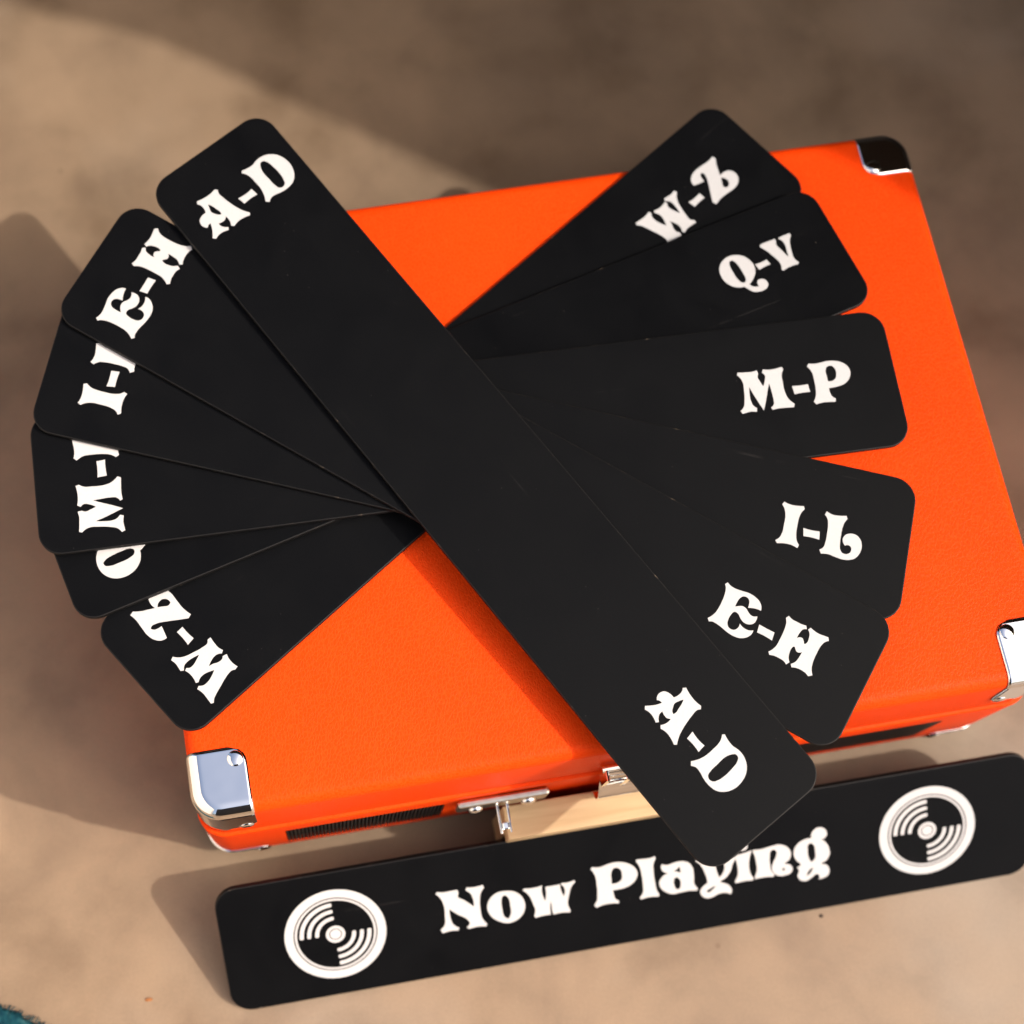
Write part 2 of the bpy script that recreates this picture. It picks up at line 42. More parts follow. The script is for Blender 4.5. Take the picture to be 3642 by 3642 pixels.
SIGN_GLYPHS = [["-87.27,11.08* -86.58,11.96* -83.40,11.32 -80.44,11.41 -77.61,11.32* -77.40,9.44* -77.83,8.17 -75.14,5.59 -71.40,1.63* -71.33,5.17 -72.18,8.40 -74.15,10.49* -73.60,11.74* -70.39,11.30 -66.50,11.68* -66.05,10.23* -67.67,7.84 -68.49,3.91 -68.68,-0.83 -68.22,-5.04 -66.45,-8.16* -67.04,-9.28* -70.68,-8.68 -74.61,-9.12* -75.52,-8.04* -74.02,-6.28 -74.97,-4.02 -78.80,-0.84 -82.11,2.56* -82.14,-1.54 -81.35,-5.13 -78.82,-7.71* -79.38,-8.98* -82.60,-8.46 -86.23,-8.96* -87.09,-7.06* -85.24,-5.37 -84.40,-0.40 -84.39,5.06 -85.47,8.68"],
["-56.61,6.65 -53.13,5.61 -50.14,2.62 -48.94,-1.72 -49.91,-5.65 -52.70,-8.53 -57.00,-9.59 -61.04,-8.01 -64.31,-4.80 -65.66,-0.41 -64.55,3.46 -61.41,6.25", "-57.40,4.63 -56.06,3.13 -55.49,-1.43 -55.71,-5.51 -57.08,-7.30 -58.47,-6.19 -59.14,-2.07 -59.15,2.04 -58.53,4.10"],
["-49.38,5.54* -48.78,6.24* -44.77,5.78 -40.67,6.19* -41.06,3.88 -40.74,0.74 -40.07,-1.79* -39.30,1.48 -39.35,4.91* -38.95,5.30* -35.55,5.17 -32.85,5.32* -32.73,3.24 -31.61,-1.09* -30.87,1.85 -31.46,4.02 -32.39,5.02* -31.91,5.81* -29.24,5.48 -26.49,6.10* -25.97,5.11* -27.95,2.98 -29.16,-0.55 -30.16,-5.16 -29.25,-8.65* -29.65,-9.74* -33.51,-9.10 -36.84,-9.32* -37.32,-7.85 -37.37,-5.08 -37.54,-2.30* -38.08,-4.94 -38.20,-7.67 -38.21,-9.05* -41.33,-8.97 -44.98,-9.41* -45.46,-8.14* -44.75,-5.66 -45.50,-2.07 -46.62,1.92"],
["-18.74,10.15* -17.98,11.05* -14.81,10.32 -11.99,10.91 -8.72,11.42 -4.60,10.87 -1.04,9.01 1.30,6.19 1.82,3.73 0.68,0.80 -2.29,-1.51 -6.07,-2.34 -9.69,-2.26* -9.42,-4.85 -8.97,-6.79 -7.35,-8.18* -7.63,-9.45* -11.22,-8.84 -14.48,-8.87 -17.58,-9.74* -18.62,-8.30* -17.31,-6.44 -16.70,-2.86 -16.64,1.87 -16.99,6.14", "-9.79,6.55 -8.72,8.44 -7.08,8.64 -5.57,7.29 -5.08,4.57 -5.48,2.29 -7.20,1.05 -9.99,0.97* -9.97,3.70"],
["1.49,10.08* 1.88,10.90* 4.64,10.67 7.41,10.49 10.13,11.00* 10.37,9.75* 9.29,7.50 8.98,3.10 9.31,-2.24 9.75,-6.03 10.83,-8.64* 10.43,-9.62* 7.43,-9.12 5.09,-9.08 2.49,-9.52* 1.96,-8.45* 3.40,-6.62 3.81,-2.20 3.59,2.59 2.98,6.91"],
["12.39,5.32* 12.93,6.42* 15.43,5.51 18.26,6.10 21.99,6.15 24.71,4.99 26.41,2.29 26.85,-2.02 26.82,-6.25 28.20,-8.92* 27.76,-10.05* 24.28,-9.36 20.52,-9.51 16.76,-9.56 13.60,-7.86 11.45,-5.04 11.28,-2.10 12.72,-0.01 15.62,1.37* 13.36,2.50 12.55,4.24", "20.58,3.86* 20.92,2.58 21.02,0.45* 19.57,1.27 17.74,1.79* 19.43,2.61", "19.39,-1.60 20.55,-3.15 20.68,-5.56 19.94,-7.53 18.77,-7.57 17.94,-5.81 17.64,-3.36 18.31,-1.65"],
["28.71,5.78* 32.51,4.04 36.27,3.58* 36.80,1.77* 37.13,-1.36 38.17,-5.35* 39.99,-3.35 40.82,0.05 40.29,1.94* 40.80,3.12* 43.20,3.14 45.46,3.90* 46.02,2.59* 44.64,0.37 43.65,-2.65 41.45,-5.79 38.48,-7.71 40.33,-8.65 42.47,-10.29 43.49,-12.66 42.98,-14.86* 40.37,-13.62 37.51,-13.62 34.58,-14.70 32.03,-14.84 29.90,-13.18 29.22,-10.74 30.49,-8.63 32.80,-7.15* 32.60,-5.10 31.58,-0.97 29.92,2.91 28.02,4.92*", "32.11,-11.32 33.90,-10.10 36.49,-9.18* 34.80,-10.92 32.83,-11.97"],
["45.76,3.56* 46.56,4.40* 49.62,4.72 53.58,5.51* 52.32,1.71 51.91,-2.49 52.53,-6.55 53.70,-8.72* 53.33,-9.80* 49.52,-9.47 45.55,-9.83* 45.10,-8.66* 46.51,-6.07 46.72,-2.18 46.37,0.74", "49.59,10.18 51.12,9.38 51.68,7.86 50.97,6.44 49.38,6.19 47.84,7.05 47.29,8.58 47.99,9.92"],
["53.92,4.59* 54.22,5.59* 57.88,5.23 61.71,5.76 66.17,5.95 69.58,4.01 71.14,0.50 70.25,-2.53 68.14,-4.12 70.46,-5.15 71.65,-7.25 70.60,-9.41 68.00,-10.19 65.14,-9.84 63.11,-8.14 62.20,-5.60 62.92,-2.52 64.39,0.40 64.62,2.71 63.41,3.94 62.11,3.48 61.49,0.97 61.43,-2.94 61.90,-6.61 63.27,-8.68* 62.58,-9.84* 58.78,-9.22 54.49,-9.45* 54.17,-8.31* 55.27,-5.30 55.16,-0.99 54.69,2.31", "67.54,-6.15 68.14,-7.13 67.47,-7.71 66.81,-6.87"],
["78.27,6.43 80.69,6.46* 80.91,8.89 82.57,10.69 85.13,11.05 87.41,9.19 87.70,6.51 86.18,5.03 84.29,5.54* 86.76,3.50 88.56,-0.05 88.62,-3.64 87.06,-6.20 84.77,-7.40 86.98,-8.34 88.36,-11.13 87.62,-13.86 85.46,-14.88 83.33,-15.18* 83.59,-13.21 82.54,-12.28 80.37,-13.51 77.42,-14.94 75.02,-14.10 73.70,-11.68 74.46,-8.95 73.56,-7.34* 75.34,-6.04 73.70,-3.93 72.38,-0.45 73.03,2.98 75.04,5.22", "80.08,3.95 81.63,2.72 82.14,-0.58 81.80,-4.45 80.35,-5.59 79.16,-3.21 78.81,0.78 79.17,3.42", "77.90,-12.51 78.63,-10.28 81.01,-8.59* 79.82,-11.02"]]
CARD_FRAMES = {"WZ": [[0.13576, 0.15601, 0.11933],
[0.83691, 0.54734, -0.0],
[-0.54728, 0.83682, -0.0146],
[-0.00799, 0.01222, 0.99989]], "QV": [[0.1329, 0.15662, 0.1231],
[0.97085, 0.23911, 0.01673],
[-0.23776, 0.96952, -0.0592],
[-0.03038, 0.0535, 0.99811]], "MP": [[0.1335, 0.13921, 0.12772],
[0.99956, -0.02779, 0.01066],
[0.02746, 0.99918, 0.02962],
[-0.01148, -0.02932, 0.9995]], "IL": [[0.13193, 0.12743, 0.13012],
[0.92594, -0.37764, -0.00576],
[0.37749, 0.92488, 0.0458],
[-0.01197, -0.04459, 0.99893]], "EH": [[0.12778, 0.12278, 0.13245],
[0.77308, -0.63399, -0.0201],
[0.63417, 0.77185, 0.04556],
[-0.01337, -0.04797, 0.99876]], "AD": [[0.12927, 0.11954, 0.13548],
[0.48611, -0.87304, -0.03871],
[0.87378, 0.48486, 0.03764],
[-0.01409, -0.05212, 0.99854]]}

# ---------------------------------------------------------------- materials
def mat(name, base, rough=0.5, metal=0.0, spec=0.5):
    m = bpy.data.materials.new(name); m.use_nodes = True
    b = m.node_tree.nodes["Principled BSDF"]
    b.inputs["Base Color"].default_value = (*base, 1); b.inputs["Roughness"].default_value = rough
    b.inputs["Metallic"].default_value = metal; b.inputs["Specular IOR Level"].default_value = spec
    return m, m.node_tree, b
def nd(t, kind, **kw):
    n = t.nodes.new(kind)
    for k, v in kw.items():
        if k in n.inputs.keys(): n.inputs[k].default_value = v
        else: setattr(n, k, v)
    return n
def coords(t): return nd(t, "ShaderNodeTexCoord").outputs["Object"]
def ramp(t, fac, stops):
    r = t.nodes.new("ShaderNodeValToRGB"); e = r.color_ramp.elements
    while len(e) < len(stops): e.new(0.5)
    for el, (p, c) in zip(e, stops):
        el.position = p; el.color = (*c, 1) if len(c) == 3 else c
    t.links.new(fac, r.inputs[0]); return r.outputs[0]
def math_(t, op, a, b=None, c=None):
    n = t.nodes.new("ShaderNodeMath"); n.operation = op
    for i, v in enumerate((a, b, c)):
        if v is None: continue
        if isinstance(v, (int, float)): n.inputs[i].default_value = v
        else: t.links.new(v, n.inputs[i])
    return n.outputs[0]
def mixc(t, fac, a, b, mode='MIX'):
    n = t.nodes.new("ShaderNodeMix"); n.data_type = 'RGBA'; n.blend_type = mode
    for sock, v in ((n.inputs[0], fac), (n.inputs[6], a), (n.inputs[7], b)):
        if isinstance(v, (int, float)): sock.default_value = v
        elif isinstance(v, tuple): sock.default_value = (*v, 1)
        else: t.links.new(v, sock)
    return n.outputs[2]
def bump(t, b, height, strength, dist):
    n = nd(t, "ShaderNodeBump"); n.inputs["Strength"].default_value = strength; n.inputs["Distance"].default_value = dist
    t.links.new(height, n.inputs["Height"]); t.links.new(n.outputs[0], b.inputs["Normal"])

def leather():
    m, t, b = mat("orange_leatherette", (0.8, 0.06, 0.003), 0.5, spec=0.07)
    co = coords(t)
    warp = nd(t, "ShaderNodeTexNoise", Scale=420.0, Detail=2.0); t.links.new(co, warp.inputs["Vector"])
    add = nd(t, "ShaderNodeVectorMath", operation='MULTIPLY_ADD'); add.inputs[1].default_value = (0.0016,) * 3
    t.links.new(warp.outputs["Color"], add.inputs[0]); t.links.new(co, add.inputs[2])
    st = nd(t, "ShaderNodeVectorMath", operation='MULTIPLY'); st.inputs[1].default_value = (1.0, 0.62, 0.9)
    t.links.new(add.outputs[0], st.inputs[0])
    v = nd(t, "ShaderNodeTexVoronoi", feature='DISTANCE_TO_EDGE', Scale=820.0); t.links.new(st.outputs[0], v.inputs["Vector"])
    n2 = nd(t, "ShaderNodeTexNoise", Scale=1500.0, Detail=2.0); t.links.new(co, n2.inputs["Vector"])
    crease = math_(t, 'MINIMUM', math_(t, 'MULTIPLY', v.outputs["Distance"], 5.0), 1.0)
    h = math_(t, 'ADD', crease, math_(t, 'MULTIPLY', n2.outputs[0], 0.35))
    bump(t, b, h, 0.38, 0.00018)
    big = nd(t, "ShaderNodeTexNoise", Scale=14.0, Detail=3.0); t.links.new(co, big.inputs["Vector"])
    c = mixc(t, big.outputs[0], (0.78, 0.040, 0.0010), (0.84, 0.057, 0.0014))
    c = mixc(t, math_(t, 'MULTIPLY', math_(t, 'SUBTRACT', 1.0, crease), 0.16), c, (0.88, 0.13, 0.02))
    t.links.new(c, b.inputs["Base Color"])
    r = math_(t, 'MULTIPLY_ADD', n2.outputs[0], 0.2, 0.36); t.links.new(r, b.inputs["Roughness"])
    return m
def board():
    m, t, b = mat("black_painted_board", (0.003, 0.003, 0.003), 0.5, spec=0.075)
    co = coords(t)
    oi = nd(t, "ShaderNodeObjectInfo")
    sh = nd(t, "ShaderNodeVectorMath", operation='ADD'); t.links.new(co, sh.inputs[0])
    rnd = nd(t, "ShaderNodeCombineXYZ"); t.links.new(math_(t, 'MULTIPLY', oi.outputs["Random"], 7.0), rnd.inputs[0]); t.links.new(math_(t, 'MULTIPLY', oi.outputs["Random"], 3.0), rnd.inputs[1])
    t.links.new(rnd.outputs[0], sh.inputs[1]); co = sh.outputs[0]
    n = nd(t, "ShaderNodeTexNoise", Scale=1900.0, Detail=3.0, Roughness=0.7); t.links.new(co, n.inputs["Vector"])
    w = nd(t, "ShaderNodeTexNoise", Scale=30.0, Detail=5.0, Roughness=0.6, Distortion=0.6); t.links.new(co, w.inputs["Vector"])
    bump(t, b, n.outputs[0], 0.5, 0.00008)
    t.links.new(math_(t, 'MULTIPLY_ADD', w.outputs[0], 0.35, 0.33), b.inputs["Roughness"])
    base = mixc(t, w.outputs[0], (0.0012, 0.0014, 0.0019), (0.0026, 0.0029, 0.0036))
    base = mixc(t, ramp(t, n.outputs[0], [(0.50, (0, 0, 0)), (0.78, (0.5, 0.5, 0.5))]), base, (0.012, 0.0108, 0.0112))   # paint grain
    for sc, th, col in ((45.0, 0.014, (0.20, 0.16, 0.13)), (210.0, 0.045, (0.035, 0.032, 0.03))):                          # dust and lint
        v = nd(t, "ShaderNodeTexVoronoi", Scale=sc); t.links.new(co, v.inputs["Vector"])
        sep = nd(t, "ShaderNodeSeparateColor"); t.links.new(v.outputs["Color"], sep.inputs[0])
        pick = math_(t, 'MULTIPLY', math_(t, 'LESS_THAN', v.outputs["Distance"], th), math_(t, 'GREATER_THAN', sep.outputs[0], 0.75))
        base = mixc(t, pick, base, col)
    mp = nd(t, "ShaderNodeMapping"); mp.inputs["Rotation"].default_value = (0, 0, 0.7); mp.inputs["Scale"].default_value = (9.0, 420.0, 1.0); t.links.new(co, mp.inputs[0])
    sc = nd(t, "ShaderNodeTexNoise", Scale=1.0, Detail=2.0, Distortion=0.3); t.links.new(mp.outputs[0], sc.inputs["Vector"])   # faint scuffs
    scuff = math_(t, 'MULTIPLY', ramp(t, sc.outputs[0], [(0.68, (0, 0, 0)), (0.74, (1, 1, 1))]), ramp(t, w.outputs[0], [(0.52, (0, 0, 0)), (0.7, (0.6, 0.6, 0.6))]))
    base = mixc(t, scuff, base, (0.03, 0.027, 0.026))
    t.links.new(base, b.inputs["Base Color"])
    return m
def paint():
    m, t, b = mat("off_white_print", (0.66, 0.62, 0.585), 0.6, spec=0.25)
    co = coords(t)
    n = nd(t, "ShaderNodeTexNoise", Scale=900.0, Detail=3.0); t.links.new(co, n.inputs["Vector"])
    t.links.new(mixc(t, n.outputs[0], (0.50, 0.49, 0.485), (0.56, 0.55, 0.545)), b.inputs["Base Color"])
    return m
def concrete():
    m, t, b = mat("tan_polished_concrete", (0.4, 0.26, 0.14), 0.5, spec=0.35)
    co = coords(t)
    big = nd(t, "ShaderNodeTexNoise", Scale=4.2, Detail=5.0, Roughness=0.5, Distortion=0.3); t.links.new(co, big.inputs["Vector"])
    mid = nd(t, "ShaderNodeTexNoise", Scale=17.0, Detail=5.0, Roughness=0.55, Distortion=0.2); t.links.new(co, mid.inputs["Vector"])
    fine = nd(t, "ShaderNodeTexNoise", Scale=700.0, Detail=4.0, Roughness=0.7); t.links.new(co, fine.inputs["Vector"])
    c = ramp(t, big.outputs[0], [(0.28, (0.16, 0.112, 0.075)), (0.42, (0.225, 0.155, 0.098)), (0.55, (0.255, 0.175, 0.110)), (0.72, (0.26, 0.200, 0.145))])
    c = mixc(t, 0.6, c, ramp(t, mid.outputs[0], [(0.30, (0.27, 0.255, 0.24)), (0.5, (0.5, 0.5, 0.5)), (0.70, (0.63, 0.625, 0.62))]), 'OVERLAY')
    c = mixc(t, 0.22, c, ramp(t, fine.outputs[0], [(0.3, (0.36, 0.36, 0.36)), (0.7, (0.64, 0.64, 0.64))]), 'OVERLAY')
    st = nd(t, "ShaderNodeTexNoise", Scale=11.0, Detail=5.0, Roughness=0.6, Distortion=0.4); t.links.new(co, st.inputs["Vector"])
    c = mixc(t, ramp(t, st.outputs[0], [(0.52, (0, 0, 0)), (0.72, (0.55, 0.55, 0.55))]), c, (0.14, 0.092, 0.06))
    sp = nd(t, "ShaderNodeTexVoronoi", Scale=42.0); t.links.new(co, sp.inputs["Vector"])
    sepc = nd(t, "ShaderNodeSeparateColor"); t.links.new(sp.outputs["Color"], sepc.inputs[0])
    pick = math_(t, 'MULTIPLY', math_(t, 'LESS_THAN', sp.outputs["Distance"], 0.05), math_(t, 'GREATER_THAN', sepc.outputs[1], 0.8))
    c = mixc(t, math_(t, 'MULTIPLY', pick, 0.45), c, (0.12, 0.07, 0.04))
    t.links.new(c, b.inputs["Base Color"])
    t.links.new(math_(t, 'MULTIPLY_ADD', mid.outputs[0], 0.3, 0.33), b.inputs["Roughness"])
    bump(t, b, math_(t, 'ADD', math_(t, 'MULTIPLY', mid.outputs[0], 1.0), math_(t, 'MULTIPLY', fine.outputs[0], 0.15)), 0.12, 0.002)
    return m
def pine():
    m, t, b = mat("pale_pine", (0.62, 0.40, 0.19), 0.55, spec=0.3)
    co = coords(t)
    mp = nd(t, "ShaderNodeMapping"); mp.inputs["Scale"].default_value = (1.0, 14.0, 14.0); t.links.new(co, mp.inputs[0])
    n = nd(t, "ShaderNodeTexNoise", Scale=22.0, Detail=4.0, Distortion=0.6); t.links.new(mp.outputs[0], n.inputs["Vector"])
    t.links.new(ramp(t, n.outputs[0], [(0.3, (0.48, 0.325, 0.17)), (0.6, (0.55, 0.385, 0.215)), (0.8, (0.51, 0.35, 0.185))]), b.inputs["Base Color"])
    bump(t, b, n.outputs[0], 0.2, 0.0004)
    return m
def chrome():
    m, t, b = mat("chrome", (0.9, 0.9, 0.89), 0.07, metal=1.0)
    co = coords(t)
    n = nd(t, "ShaderNodeTexNoise", Scale=75.0, Detail=1.0); t.links.new(co, n.inputs["Vector"])
    bump(t, b, n.outputs[0], 0.16, 0.0011)
    s = nd(t, "ShaderNodeTexNoise", Scale=800.0, Detail=4.0); t.links.new(co, s.inputs["Vector"])
    t.links.new(math_(t, 'MULTIPLY_ADD', s.outputs[0], 0.09, 0.01), b.inputs["Roughness"])
    return m
def rug_mat():
    m, t, b = mat("teal_rug_pile", (0.012, 0.075, 0.085), 0.95, spec=0.1)
    co = coords(t)
    n = nd(t, "ShaderNodeTexNoise", Scale=260.0, Detail=4.0); t.links.new(co, n.inputs["Vector"])
    t.links.new(ramp(t, n.outputs[0], [(0.3, (0.004, 0.026, 0.045)), (0.55, (0.008, 0.055, 0.07)), (0.8, (0.04, 0.11, 0.12))]), b.inputs["Base Color"])
    return m
M = dict(leather=leather(), board=board(), paint=paint(), concrete=concrete(), pine=pine(), chrome=chrome(), rug=rug_mat())
def simple(name, base, rough, scale=300.0, var=0.25, metal=0.0):
    m, t, b = mat(name, base, rough, metal=metal)
    n = nd(t, "ShaderNodeTexNoise", Scale=scale, Detail=3.0); t.links.new(coords(t), n.inputs["Vector"])
    lo = tuple(x * (1 - var) for x in base); hi = tuple(min(1, x * (1 + var)) for x in base)
    t.links.new(mixc(t, n.outputs[0], lo, hi), b.inputs["Base Color"]); return m
M['dark'] = simple("black_speaker_cloth", (0.005, 0.0045, 0.0045), 0.7)
M['rib'] = simple("dark_plastic_rib", (0.011, 0.010, 0.0095), 0.4)
M['rubber'] = simple("black_rubber", (0.012, 0.012, 0.012), 0.8)
M['steel'] = simple("dull_nickel", (0.55, 0.52, 0.46), 0.28, metal=1.0)
M['grit'] = simple("dark_grit", (0.03, 0.02, 0.015), 0.9)
M['crumb'] = simple("brown_crumb", (0.32, 0.12, 0.035), 0.9)
M['panel_dark'] = simple("dark_panel_coat", (0.03, 0.024, 0.02), 0.8, 40.0)  # coat of the added dark panels
M['panel_pale'] = simple("pale_bounce_coat", (0.74, 0.70, 0.65), 0.9, 30.0, 0.06)  # coat of the added panel that bounces sunlight
M['panel_shade'] = simple("dark_shade_coat", (0.04, 0.032, 0.026), 0.9, 60.0)  # coat of the added overhead shade panel
def worn_edge():
    m, t, b = mat("worn_board_edge", (0.01, 0.009, 0.008), 0.55, spec=0.2)
    n = nd(t, "ShaderNodeTexNoise", Scale=210.0, Detail=6.0, Roughness=0.7); t.links.new(coords(t), n.inputs["Vector"])
    t.links.new(ramp(t, n.outputs[0], [(0.58, (0.005, 0.0045, 0.0045)), (0.68, (0.03, 0.024, 0.019)), (0.74, (0.22, 0.165, 0.115))]), b.inputs["Base Color"])
    return m
M['edge'] = worn_edge()

# ---------------------------------------------------------------- object helpers
def link(name, mesh, m, parent=None, smooth=False):
    o = bpy.data.objects.new(name, mesh); COL.objects.link(o)
    if m is not None and not mesh.materials: mesh.materials.append(m)
    if smooth:
        for p in mesh.polygons: p.use_smooth = True
    if parent is not None: o.parent = parent
    return o
def bm_mesh(bm, name):
    me = bpy.data.meshes.new(name); bm.normal_update(); bm.to_mesh(me); bm.free(); return me
def thing(name, label, cat, loc=(0, 0, 0), group=None):
    o = bpy.data.objects.new(name, None); COL.objects.link(o); o.location = loc; o.empty_display_size = 0.02
    o["label"] = label; o["category"] = cat
    if group: o["group"] = group
    return o
def tag(o, label, cat, group=None):
    o["label"] = label; o["category"] = cat
    if group: o["group"] = group
    return o
def structure(o): o["kind"] = "structure"; return o
def add_box(bm, lo, hi, mtx=None):
    r = bmesh.ops.create_cube(bm, size=1.0)["verts"]
    for v in r:
        v.co = Vector([lo[i] + (v.co[i] + 0.5) * (hi[i] - lo[i]) for i in range(3)])
        if mtx: v.co = mtx @ v.co
    return r
def add_cyl(bm, a, b, r, seg=16, r2=None):
    a = Vector(a); b = Vector(b); d = b - a
    vs = bmesh.ops.create_cone(bm, cap_ends=True, segments=seg, radius1=r, radius2=r if r2 is None else r2, depth=d.length)["verts"]
    mt = Matrix.Translation((a + b) / 2) @ d.to_track_quat('Z', 'Y').to_matrix().to_4x4()
    for v in vs: v.co = mt @ v.co
    return vs
def bevel_all(bm, w, seg=2, ang=0.5):
    es = [e for e in bm.edges if len(e.link_faces) == 2 and e.calc_face_angle(0) > ang]
    bmesh.ops.bevel(bm, geom=es, offset=w, segments=seg, affect='EDGES', profile=0.5)
def apply_mods(o):
    dg = bpy.context.evaluated_depsgraph_get(); dg.update()
    me = bpy.data.meshes.new_from_object(o.evaluated_get(dg)); o.modifiers.clear(); o.data = me
def auto_smooth(me, ang=0.6):
    bm = bmesh.new(); bm.from_mesh(me)
    for f in bm.faces: f.smooth = True
    for e in bm.edges: e.smooth = not (len(e.link_faces) == 2 and e.calc_face_angle(0) > ang)
    bm.to_mesh(me); bm.free()

def ticks(lo, hi, r, n_mid):
    """grid lines, dense inside the rounding at both ends"""
    e = [r * (1 - math.cos(i * math.pi / 28)) for i in range(15)]
    mid = [lo + r + (hi - lo - 2 * r) * i / n_mid for i in range(1, n_mid)]
    return [lo + x for x in e] + mid + [hi - x for x in reversed(e)]
def plan(p, lo, hi, R):
    """square plan -> rounded plan: centre, outward direction and distance from the rounded corner's centre"""
    c = Vector((min(max(p[0], lo[0] + R), hi[0] - R), min(max(p[1], lo[1] + R), hi[1] - R)))
    return c, Vector((p[0], p[1])) - c
def round_point(p, lo, hi, rad, zt, zb):
    R, rt = rad
    c, d = plan(p, lo, hi, R)
    if d.length < 1e-9: return Vector(p)
    m = max(abs(d.x), abs(d.y)); n = d.normalized(); delta = R - m          # depth inside the side face
    top = p[2] > (lo[2] + hi[2]) / 2
    r = zt if top else zb; zeta = (hi[2] - p[2]) if top else (p[2] - lo[2])
    if delta < r and zeta < r:
        a, b = (r - delta) / r, (r - zeta) / r; L = math.hypot(a, b)
        delta, zeta = r - r * a / L, r - r * b / L
    q = c + n * (R - delta)
    return Vector((q.x, q.y, hi[2] - zeta if top else lo[2] + zeta))
def rounded_box(lo, hi, rad, zt, zb):
    rxy = rad; bm = bmesh.new()
    xs = ticks(lo[0], hi[0], rad[0], 14); ys = ticks(lo[1], hi[1], rad[0], 10)
    zs = [lo[2] + zb * (1 - math.cos(i * math.pi / 12)) for i in range(7)] + [hi[2] - zt * (1 - math.cos(i * math.pi / 16)) for i in reversed(range(9))]
    def patch(A, B, f):
        g = [[bm.verts.new(round_point(f(a, b), lo, hi, rxy, zt, zb)) for b in B] for a in A]
        for i in range(len(A) - 1):
            for j in range(len(B) - 1):
                bm.faces.new((g[i][j], g[i + 1][j], g[i + 1][j + 1], g[i][j + 1]))
    patch(xs, ys, lambda a, b: (a, b, hi[2])); patch(xs, ys, lambda a, b: (a, b, lo[2]))
    patch(xs, zs, lambda a, b: (a, lo[1], b)); patch(xs, zs, lambda a, b: (a, hi[1], b))
    patch(ys, zs, lambda a, b: (lo[0], a, b)); patch(ys, zs, lambda a, b: (hi[0], a, b))
    bmesh.ops.remove_doubles(bm, verts=bm.verts, dist=1e-6)
    bmesh.ops.recalc_face_normals(bm, faces=bm.faces)
    return bm

def corner_cap(lo, hi, rxy, zt, zb, cx, cy, top, a, b, h, rc, off=0.0006):
    """a metal cap folded over one corner of a rounded box; cx, cy = 0 or 1 choose the corner, top = lid or underside"""
    lo = tuple(x - off for x in lo); hi = tuple(x + off for x in hi); rxy = (rxy[0] + off, 0); zt += off; zb += off
    X0 = hi[0] if cx else lo[0]; Y0 = hi[1] if cy else lo[1]; sx = -1 if cx else 1; sy = -1 if cy else 1
    Z0 = hi[2] if top else lo[2]; sz = -1 if top else 1
    bm = bmesh.new(); N = 26
    def lim(tt, full, other):                      # rounded free corner of the patch
        d = tt * other - (other - rc)
        return full - (rc - math.sqrt(max(0, rc * rc - max(0, d) ** 2)))
    def bias(i): u = i / N; return u * u * 0.55 + u * 0.45
    def patch(f):
        g = [[bm.verts.new(round_point(f(bias(i), bias(j)), lo, hi, rxy, zt, zb)) for j in range(N + 1)] for i in range(N + 1)]
        for i in range(N):
            for j in range(N):
                bm.faces.new((g[i][j], g[i + 1][j], g[i + 1][j + 1], g[i][j + 1]))
    patch(lambda s, t_: (X0 + sx * s * lim(t_, a, b), Y0 + sy * t_ * b, Z0))
    patch(lambda s, t_: (X0 + sx * s * lim(t_, a, h), Y0, Z0 + sz * t_ * h))
    patch(lambda s, t_: (X0, Y0 + sy * s * lim(t_, b, h), Z0 + sz * t_ * h))
    bmesh.ops.remove_doubles(bm, verts=bm.verts, dist=2e-6)
    bmesh.ops.recalc_face_normals(bm, faces=bm.faces)
    cen = Vector(((lo[0] + hi[0]) / 2, (lo[1] + hi[1]) / 2, (lo[2] + hi[2]) / 2))
    f0 = max(bm.faces, key=lambda f: f.calc_area())
    if f0.normal.dot(f0.calc_center_median() - cen) < 0: bmesh.ops.reverse_faces(bm, faces=bm.faces)
    # turn the sheet into a thin shell with a rolled lip towards the leather
    bm.normal_update()
    rim = [e for e in bm.edges if len(e.link_faces) == 1]
    ext = bmesh.ops.extrude_edge_only(bm, edges=rim)
    for v in [g for g in ext["geom"] if isinstance(g, bmesh.types.BMVert)]:
        n = Vector((0, 0, 0))
        c = round_point(v.co, lo, hi, rxy, zt, zb)
        v.co = v.co + (cen_dir(v.co, lo, hi, rxy, zt, zb) * -(off + 0.0003))
    return bm
def cen_dir(p, lo, hi, rad, zt, zb):
    R, rt = rad; c, d = plan(p, lo, hi, R)
    top = p.z > (lo[2] + hi[2]) / 2; r = zt if top else zb; zeta = (hi[2] - p.z) if top else (p.z - lo[2])
    up = Vector((0, 0, 1 if top else -1))
    if d.length < 1e-9: return up
    n = d.normalized(); n = Vector((n.x, n.y, 0)); delta = R - d.length
    if delta < r and zeta < r: return (n * (r - delta) + up * (r - zeta)).normalized()
    return n if delta < zeta else up
def rivet_mesh(r, h, cross=False):
    bm = bmesh.new(); seg = 20; rings = 6
    prev = None
    for k in range(rings + 1):
        a = k / rings * math.pi / 2
        if k == rings: ring = [bm.verts.new((0, 0, h))]
        else: ring = [bm.verts.new((r * math.cos(a) * math.cos(t), r * math.cos(a) * math.sin(t), h * math.sin(a))) for t in [2 * math.pi * i / seg for i in range(seg)]]
        if prev:
            for i in range(seg):
                if len(ring) == 1: bm.faces.new((prev[i], prev[(i + 1) % seg], ring[0]))
                else: bm.faces.new((prev[i], prev[(i + 1) % seg], ring[(i + 1) % seg], ring[i]))
        prev = ring
    me = bm_mesh(bm, "rivet")
    for p in me.polygons: p.use_smooth = True
    return me

